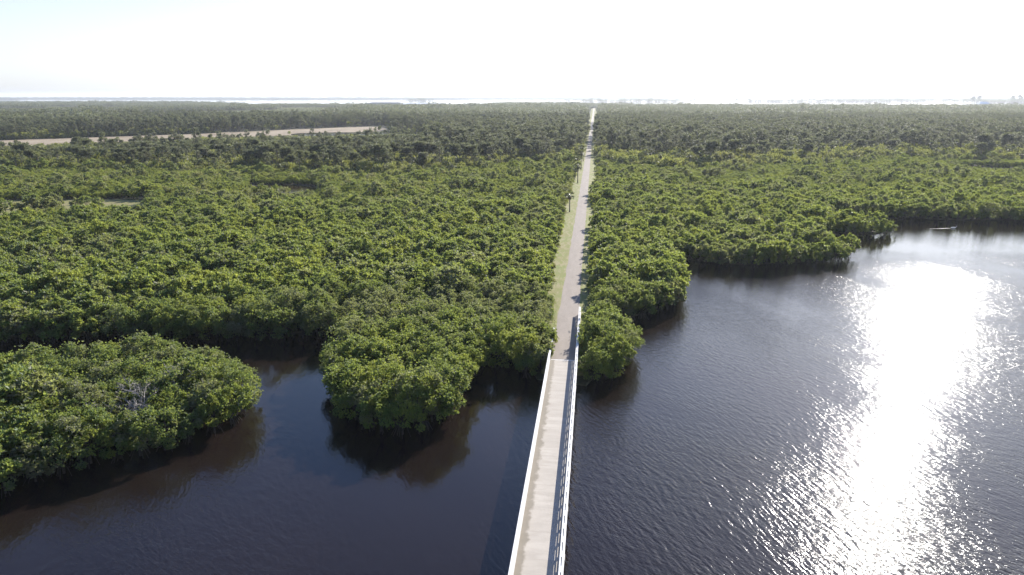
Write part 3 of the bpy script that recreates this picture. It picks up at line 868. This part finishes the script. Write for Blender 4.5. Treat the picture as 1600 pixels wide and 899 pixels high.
TRAILPALMS = [(-3.6,216.5,0.86),(-2.9,291,0.95),(-4.4,302,0.8),(-2.6,345,1.0),(-4.2,352,0.9),(-2.4,393,1.0),(-4.0,410,1.05)]
pine_me = [(c.mesh('pine_crown', [M['pine']]), t.mesh('pine_trunk', [M['pinebark']], True)) for c, t in PINE]
broad_me = [(c.mesh('broad_crown', [M['pine']]), t.mesh('broad_trunk', [M['pinebark']], True)) for c, t in BROAD]
palm_me = [(c.mesh('palm_crown', [M['palm'], M['deadfrond']]), t.mesh('palm_trunk', [M['palmbark']], True)) for c, t in PALM]

pines += [(-3.8,545,1.0,0.35,1.0),(-2.9,572,1.05,0.3,2.0),(-4.6,590,0.95,0.4,3.0),(3.6,610,1.0,0.35,0.5),(4.2,548,0.8,0.4,4.0),(-5.0,470,0.85,0.35,5.0),(4.6,640,1.0,0.3,1.7),(-4.0,720,1.05,0.4,2.2),(4.2,850,1.0,0.4,2.9)]
BROADP = [(-101,366,1.0),(-94,372,1.08),(-88,367,1.0),(-80,373,0.95),(-70,371,1.05),(-66,380,0.9),(-59,362,0.95),(-55,385,1.05),(-47,392,0.9),(-199,352,0.8),(-197,366,0.95),(-306,408,0.8),(-233,394,0.9),(-229,372,0.8),(-171,346,0.75),(-155,357,0.85),(-133,360,0.85),(-118,380,0.9),(-30,420,0.9),(-38,408,1.0)]
NB = 20
for k in range(210):
    x = rng.uniform(-370, -12) if k < 160 else rng.uniform(14, 330)
    y = float(np.interp(x, TRX, TRY)) + (rng.uniform(0, 1)**1.5)*(170 if x < 0 else 120) + 3
    s = rng.uniform(0.62, 1.1); mh = max_height(x, y)
    if mh < 5 or not in_frame(np.array([[x, y]]))[0] or abs(x) < 9: continue
    BROADP.append((x, y, min(s, mh/13)))
def near_any(x, y, L, d): return any((x-a[0])**2+(y-a[1])**2 < d*d for a in L)
pines = [p for p in pines if not near_any(p[0], p[1], BROADP, 5.5)]
for i, (x, y, s) in enumerate(BROADP):
    t = tree('spreading_pine_tree', (x, y, 0.35), i*1.3, s, *broad_me[i % 3], 0.36 + 0.06*(i % 3) if i < NB else float(rng.uniform(0.26, 0.7)))
    BROADP[i] = (x, y, s, t)
bsec = {}
for i, b in enumerate(BROADP): bsec.setdefault('dark' if i < NB else ('left' if b[0] < 0 else 'right'), []).append((b[0], b[1], 'dark round' if i < NB else size(b[2], 0.62, 0.8), i))
lb = {}
for k, it in bsec.items():
    lb.update(label_rows(it, 8, '%s spreading tree ' + {'dark':'at dark left forest edge','left':'in woods left of trail','right':'in woods right of trail'}[k] + ', %s in %s'))
for i, b in enumerate(BROADP): tag(b[3], lb[i], 'tree', 'spreading trees along the forest edge')

for i, (x, y, s) in enumerate(TRAILPALMS):
    t = tree('cabbage_palm', (x, y, 2.2), i*2.1, s*1.15, *palm_me[(2,0,2,3)[i % 4]], 0.3)
    tag(t, ['lone dark palm standing on the grass strip nearest the bridge, left of trail', 'second lone palm up the left grass strip of the trail',
            'palm just behind the second lone palm on the left verge', 'third dark palm up the left edge of the trail', 'palm leaning out left behind the third trailside palm',
            'dark palm where the left verge meets the forest edge', 'farthest dark palm on the left verge at the forest edge'][i], 'palm', 'palms along the trail')
def sector(x, y):
    a = math.degrees(math.atan2(x-CAM_X, y))
    if x < 0:
        if a < -31: return 'left of the sandy clearing front'
        if a < -23: return 'below the sandy clearing'
        if a < -14: return 'behind the small pond'
        if a < -7: return 'among dark round pines'
        return 'just left of trail'
    if a < 6: return 'just right of trail'
    if a < 14: return 'above the spit'
    if a < 22: return 'above the long headland'
    return 'above the far bay shore'
def individuals(L, name, kind, cat, group, me, zoff, hue_shift=0.0, limit=300):
    L.sort(key=lambda m: math.hypot(m[0]-CAM_X, m[1]))
    fr = in_frame(np.array([(m[0], m[1]) for m in L]))
    a, b = [], []
    for m, f in zip(L, fr): (a if f and len(a) < limit else b).append(m)
    secs = {}
    for i, m in enumerate(a): secs.setdefault(sector(m[0], m[1]), []).append((m[0], m[1], size(m[2], 0.8, 0.95), i))
    lab = {}
    for s, it in secs.items(): lab.update(label_rows(it, 8, '%s ' + kind + ' ' + s + ', %s in %s of ' + ('pines' if 'pine' in kind else 'palms')))
    for i, m in enumerate(a):
        k = int(rng.integers(0, len(me)))
        t = tree(name, (m[0], m[1], zoff), m[4], m[2], *me[k], m[3])
        tag(t, lab[i], cat, group)
    return b
rest_pines = individuals(pines, 'pine_tree', 'slender pine', 'tree', 'pines at the front of the woods', pine_me, 0.35)
rest_palms = individuals(palms, 'cabbage_palm', 'cabbage palm', 'palm', 'palms at the front of the woods', palm_me, 0.35, limit=290)
pm = [merged(c, t, 1).mesh('pine_mass', [M['pine'], M['pinebark']]) for c, t in PINE]
instancer('pine_wood', pm, [(m[0], m[1], 0.35, m[2], m[3], m[4], rng.integers(0, len(pm))) for m in rest_pines], 'grey-green pine wood stretching back towards the horizon', 'wood')
pm = [merged(c, t, 2).mesh('palm_mass', [M['palm'], M['deadfrond'], M['palmbark']]) for c, t in PALM]
instancer('palm_grove', pm, [(m[0], m[1], 0.35, m[2], m[3], m[4], rng.integers(0, len(pm))) for m in rest_palms], 'mass of cabbage palms mixed through the pine woods', 'grove')
pm = [c.mesh('shrub_mass', [M['shrub']]) for c in SHRUB]
instancer('undergrowth', pm, [(m[0], m[1], 2.0 if (abs(m[0]) < 9 and m[1] < 480) else 0.33, m[2], m[3], m[4], rng.integers(0, len(pm))) for m in shrubs], 'low scrub and palmetto filling the ground under the trees', 'undergrowth')

# ------------------------------------------------------------------ woods from 1 km to the coast: patches of many simple trees
def patch(seed, size_, ntree, hmin, hmax, rmin, rmax, nl, leaf):
    r = np.random.default_rng(seed); q = []; att = []; tk = MB()
    for k in range(ntree):
        x, y = r.uniform(-size_/2, size_/2, 2); h = r.uniform(hmin, hmax); rd = r.uniform(rmin, rmax)
        n = nl; d = unit(r.normal(0,1,(n,3)) + np.array([0,0,0.3]))
        pts = np.array([x,y,h-rd]) + d*r.uniform(0.45,1,(n,1))*np.array([rd,rd,rd*r.uniform(0.7,1.2)])
        L = leaf*r.uniform(0.7,1.3,n)
        q.append(leaf_quads(pts, unit(d+r.normal(0,0.3,(n,3))), np.tile([0.,0.2,1.],(n,1)), L, L*0.33, r))
        att.append(np.clip(r.normal(0.5,0.2)+r.normal(0,0.12,n),0,1))
        if h > 5: tk.tube([(x,y,0),(x,y,h-rd)], [0.2,0.12], 4, cap=False)
    mb = MB(); mb.quads(np.concatenate(q), 0, np.concatenate(att))
    return merged(mb, tk, 1) if tk.f else mb
PATCH = [patch(400, 34, 46, 7, 15, 1.5, 2.8, 34, 1.3), patch(401, 34, 40, 8, 16, 1.6, 2.6, 34, 1.3), patch(402, 34, 52, 5, 13, 1.4, 2.6, 34, 1.3),
         patch(403, 34, 60, 2.5, 5.5, 1.6, 2.6, 30, 1.3), patch(404, 34, 60, 2, 4.5, 1.5, 2.4, 30, 1.3), patch(405, 34, 30, 12, 20, 2.2, 3.6, 40, 1.6)]
P = scatter(-3700, 3300, 620, 4300, 29.0, 0.25)
P = P[in_frame(P, 0.05) & inside(P, MAIN)]
y_near = np.where(P[:,0] < -260, 900, 985)
P = P[(P[:,1] > y_near) | ((P[:,0] < -330) & (P[:,1] > 700) & (P[:,0] < -0.72*P[:,1]+40) )]
# keep the trail and its clearing, lawn, houses free
P = P[(np.abs(P[:,0]) > 23) | (P[:,1] > 2180)]
P = P[~((P[:,0] > 0) & (P[:,0] < 95) & (P[:,1] > 1790) & (P[:,1] < 2150))]
pts = []
for p, a in zip(P, vnoise(P, 0.0012, 41)):
    x, y = p
    if inside(p[None], SAND)[0] or edge_dist(p[None], SAND)[0] < 24 or edge_dist(p[None], PONDFAR)[0] < 20: continue
    marsh = (x < -0.25*y - 150) and 900 < y < 2100
    tall = rng.random() < 0.06
    k = rng.choice([3,4]) if (marsh and a > -0.55) else (5 if tall else rng.choice([0,1,2]))
    pts.append((x, y, 0.35, rng.uniform(0.85,1.15)*(0.8 if y > 1900 else 1), float(np.clip(rng.normal(0.62 if k in (3,4) else 0.42, 0.1),0,1)), rng.integers(0,4)*1.5708+rng.normal(0,0.2), k))
for isl in FAR_ISLES:
    a = np.array(isl); lo, hi = a.min(0), a.max(0)
    Q = scatter(lo[0], hi[0], lo[1], hi[1], 46.0, 0.3); Q = Q[inside(Q, isl)]; Q = Q[in_frame(Q, 0.05)]
    for p in Q: pts.append((p[0], p[1], 0.6, rng.uniform(0.7,1.25), 0.35, rng.uniform(0,6.28), rng.choice([0,1,2,5])))
pm = [c.mesh('woods_patch', [M['pine'], M['pinebark']]) for c in PATCH]
instancer('distant_woods', pm, pts, 'hazy far woodland reaching to the coast and the low shores beyond', 'woods')
# tall windbreak trees on the right skyline
tall = make_pine(600, 30, 9.0, 44, 90, 2.6, 0.35)
tme = (tall[0].mesh('windbreak_crown', [M['pine']]), tall[1].mesh('windbreak_trunk', [M['pinebark']], True))
TL = [(2050,4235,1.15),(2085,4245,1.24),(2255,4240,1.28),(2300,4255,1.36),(2335,4240,1.33),(2372,4250,1.2),(2490,4260,1.45),(2512,4265,1.4),(2530,4250,1.42),(2560,4255,1.34),(2600,4240,1.38),(2640,4250,1.34)]
ll = label_rows([(x, y, 'very tall hazy', i) for i, (x, y, s) in enumerate(TL)], 12, '%s tree standing up on the right skyline, %s in %s')
for i, (x, y, s) in enumerate(TL):
    t = tree('windbreak_tree', (x, y, 0.35), i*1.1, s, *tme, 0.3); tag(t, ll[i].replace(' in front row', ' along the skyline'), 'tree', 'tall trees on the right skyline')

# ------------------------------------------------------------------ buildings far off
def house(x, y, w, d, h, wall, roof, label, rz=0.0, rh=2.5, name='house', cat='house', nwin=3):
    root = empty(name, (x, y, 0.4), rz)
    q = MB(); q.box((-w/2,-d/2,0),(w/2,d/2,h)); q.obj('wall', M[wall], root)
    q = MB(); e = 0.6
    a = [(-w/2-e,-d/2-e,h+0.01),(w/2+e,-d/2-e,h+0.01),(w/2+e,d/2+e,h+0.01),(-w/2-e,d/2+e,h+0.01)]
    i = min(w, d)*0.45
    r1, r2 = ((-w/2+i,0,h+rh),(w/2-i,0,h+rh)) if w >= d else ((0,-d/2+i,h+rh),(0,d/2-i,h+rh))
    q.add(a + [r1, r2], [(0,1,5,4),(1,2,5),(2,3,4,5),(3,0,4),(3,2,1,0)] if w >= d else [(0,1,4),(1,2,5,4),(2,3,5),(3,0,4,5),(3,2,1,0)])
    q.obj('roof', M[roof], root)
    for k in range(nwin):
        wx = -w/2 + w*(k+0.5)/nwin
        q = MB(); q.box((wx-0.6,-d/2-0.05,1.0),(wx+0.6,-d/2+0.02,2.3)); q.obj('window', M['glass'], root)
    q = MB(); q.box((w*0.5/nwin*0.9-w/2+1.6,-d/2-0.06,0.02),(w*0.5/nwin*0.9-w/2+2.6,-d/2+0.02,2.1)); q.obj('door', M['roofbrown'], root)
    tag(root, label, cat); return root
house(14, 1790, 16, 12, 4.5, 'wallgrey', 'roofgrey', 'dark grey-roofed building at the far end of the trail beside a lawn', 0.1, 3)
house(30, 2165, 22, 12, 5, 'wallwhite', 'roofwhite', 'white-roofed building behind the bright lawn past the trail end', -0.1, 2.5)
house(-24, 640, 9, 7, 3.2, 'wallcream', 'roofbrown', 'small brown-roofed shed among trees left of the trail', 0.3, 1.6, 'shed', 'shed', 2)
HS = [(-752,2300,'wallwhite','roofwhite','leftmost white house of the hazy settlement by the water left of trail'),(-700,2330,'wallcream','roofgrey','grey-roofed cream house next to the leftmost white house'),
      (-640,2260,'wallwhite','roofgrey','white house with grey roof in middle of the hazy settlement'),(-575,2125,'wallwhite','roofwhite','bright white house standing forward of the hazy settlement'),
      (-535,2150,'wallgrey','roofwhite','white-roofed grey house right of the forward white house'),(-470,2125,'wallwhite','roofwhite','white low house near the shore of the settlement'),(-420,2130,'wallcream','roofwhite','rightmost white-roofed house of the hazy settlement')]
for i, (x, y, a, b, t) in enumerate(HS): house(x, y, 20+3*(i % 3), 13, 9, a, b, t, 0.2*i, 4)
house(-500, 2120, 150, 26, 13, 'wallwhite', 'roofwhite', 'very long white-roofed marina building at the water beyond the woods', -0.12, 3, 'marina_building', 'building', 8)
house(-640, 2190, 110, 28, 15, 'wallgrey', 'roofgrey', 'long dark-roofed boat storage building beside the white marina', -0.1, 3, 'storage_building', 'building', 8)
house(1130, 2270, 34, 18, 14, 'wallwhite', 'roofwhite', 'white house on the skyline right of centre above the pine wood', 0.2, 6)
house(1350, 2235, 30, 22, 22, 'wallwhite', 'roofwhite', 'tall white house by the tallest skyline trees at far right', 0.0, 6)
house(-85, 2860, 30, 18, 10, 'wallwhite', 'roofwhite', 'tiny white house on the coast just left of the trail axis', 0.1, 5)

# ------------------------------------------------------------------ bird on the bay with its wake
bd = empty('water_bird', (107.4, 214.4, 0.0), R(-8))
q = MB()
q.tube([(-0.75,0,0.16),(-0.5,0,0.18),(-0.1,0,0.17),(0.35,0,0.2),(0.55,0,0.28)], [0.03,0.16,0.24,0.17,0.08], 10)
q.tube([(0.5,0,0.26),(0.66,0,0.42),(0.62,0,0.58),(0.74,0,0.66),(0.84,0,0.65)], [0.08,0.06,0.055,0.085,0.05], 8)
q.obj('body', M['feather'], bd, True)
q = MB(); q.tube([(0.83,0,0.65),(1.15,0,0.58)], [0.04,0.01], 6); q.obj('bill', M['beak'], bd)
for s in (-1, 1):
    q = MB(); q.add([(0.25,s*0.14,0.3),(-0.15,s*0.24,0.34),(-0.75,s*0.1,0.26),(-0.1,s*0.2,0.16),(0.2,s*0.2,0.2)], [(0,1,2,3,4)] if s > 0 else [(4,3,2,1,0)]); q.obj('wing', M['feather'], bd)
tag(bd, 'small pale water bird swimming on the calm bay trailing a thin white wake', 'bird')
q = MB()
n_ = 40; vs = []
for k in range(n_+1):
    t = k/n_; x = 106.6 - 6.5*t; y = 214.4 - 1.0*t*1.9 + 0.1*math.sin(t*9); w = 0.05 + 0.10*math.sin(min(1,t*1.4)*3.14)*abs(math.sin(k*1.7)) 
    vs += [(x, y-w, 0.012), (x, y+w, 0.012)]
q.add(vs, [(2*k, 2*k+2, 2*k+3, 2*k+1) for k in range(n_)])
tag(q.obj('wake_foam', M['foam']), 'thin white wake on the calm bay behind the bird', 'wake', kind='stuff')

# ------------------------------------------------------------------ haze
q = MB(); q.box((-13600,-13600,-1.5),(13600,13600,75.0))
m, nt = new_mat('haze_air'); n = N(nt)
pv = n('ShaderNodeVolumePrincipled'); pv.inputs['Color'].default_value = (0.86,0.92,1.0,1); pv.inputs['Density'].default_value = 0.00007; pv.inputs['Anisotropy'].default_value = 0.35
n.out(None, pv.outputs[0])
tag(q.obj('haze', m), kind='stuff')

# ------------------------------------------------------------------ light
w = bpy.data.worlds.new('World'); SC.world = w; w.use_nodes = True
nt = w.node_tree; nt.nodes.clear(); n = N(nt)
sky = n('ShaderNodeTexSky', sky_type='NISHITA'); sky.sun_disc = False
sky.sun_elevation = SUN_EL; sky.sun_rotation = SUN_AZ; sky.air_density = 1.0; sky.dust_density = 0.7; sky.ozone_density = 1.0
bg = n('ShaderNodeBackground'); bg.inputs['Strength'].default_value = 0.067
bw = n('ShaderNodeRGBToBW'); n.l(sky.outputs[0], bw.inputs[0])
dirz = n('ShaderNodeSeparateXYZ'); n.l(n('ShaderNodeTexCoord').outputs['Generated'], dirz.inputs[0])
pale = n.mix(n.rng(dirz.outputs[2], 0.0, 0.45, 0.75, 0.0), sky.outputs[0], bw.outputs[0])                 # thin high haze pales the blue
mul = n('ShaderNodeMix', data_type='RGBA', blend_type='MULTIPLY'); mul.inputs[0].default_value = 1.0
n.l(pale, mul.inputs[6]); n.l(n.mix(n.rng(dirz.outputs[2], 0.15, 0.55), (0.93, 0.98, 1.08), (0.86, 1.02, 1.40)), mul.inputs[7])
n.l(mul.outputs[2], bg.inputs[0])
o = n('ShaderNodeOutputWorld'); n.l(bg.outputs[0], o.inputs[0])
sd = bpy.data.lights.new('sun', 'SUN'); sd.energy = 4.2; sd.angle = R(0.53); sd.color = (1.0,0.95,0.87)
so = link(bpy.data.objects.new('sun', sd))
to_sun = Vector((math.sin(SUN_AZ)*math.cos(SUN_EL), math.cos(SUN_AZ)*math.cos(SUN_EL), math.sin(SUN_EL)))
so.rotation_euler = to_sun.to_track_quat('Z', 'Y').to_euler(); so.location = (60, 100, 120)

# ------------------------------------------------------------------ camera, render settings
cd = bpy.data.cameras.new('camera'); cd.sensor_width = 36.0; cd.lens = 36.0*1100/1600; cd.clip_start = 0.5; cd.clip_end = 60000
co = link(bpy.data.objects.new('camera', cd)); co.location = (CAM_X, 0, CAM_H); co.rotation_euler = (R(90)-PITCH, 0, YAW)
SC.camera = co
SC.render.engine = 'CYCLES'
cy = SC.cycles
cy.max_bounces = 6; cy.diffuse_bounces = 2; cy.glossy_bounces = 2; cy.transmission_bounces = 3; cy.volume_bounces = 0; cy.transparent_max_bounces = 6
cy.caustics_reflective = False; cy.caustics_refractive = False
cy.use_denoising = True
try: cy.denoiser = 'OPENIMAGEDENOISE'; cy.denoising_input_passes = 'RGB_ALBEDO_NORMAL'
except Exception: pass
cy.sample_clamp_indirect = 4.0; cy.sample_clamp_direct = 16.0
vs = SC.view_settings
SC.display_settings.display_device = 'sRGB'
vs.view_transform = 'Standard'; vs.look = 'None'; vs.exposure = 1.42; vs.gamma = 1.0; vs.use_curve_mapping = False
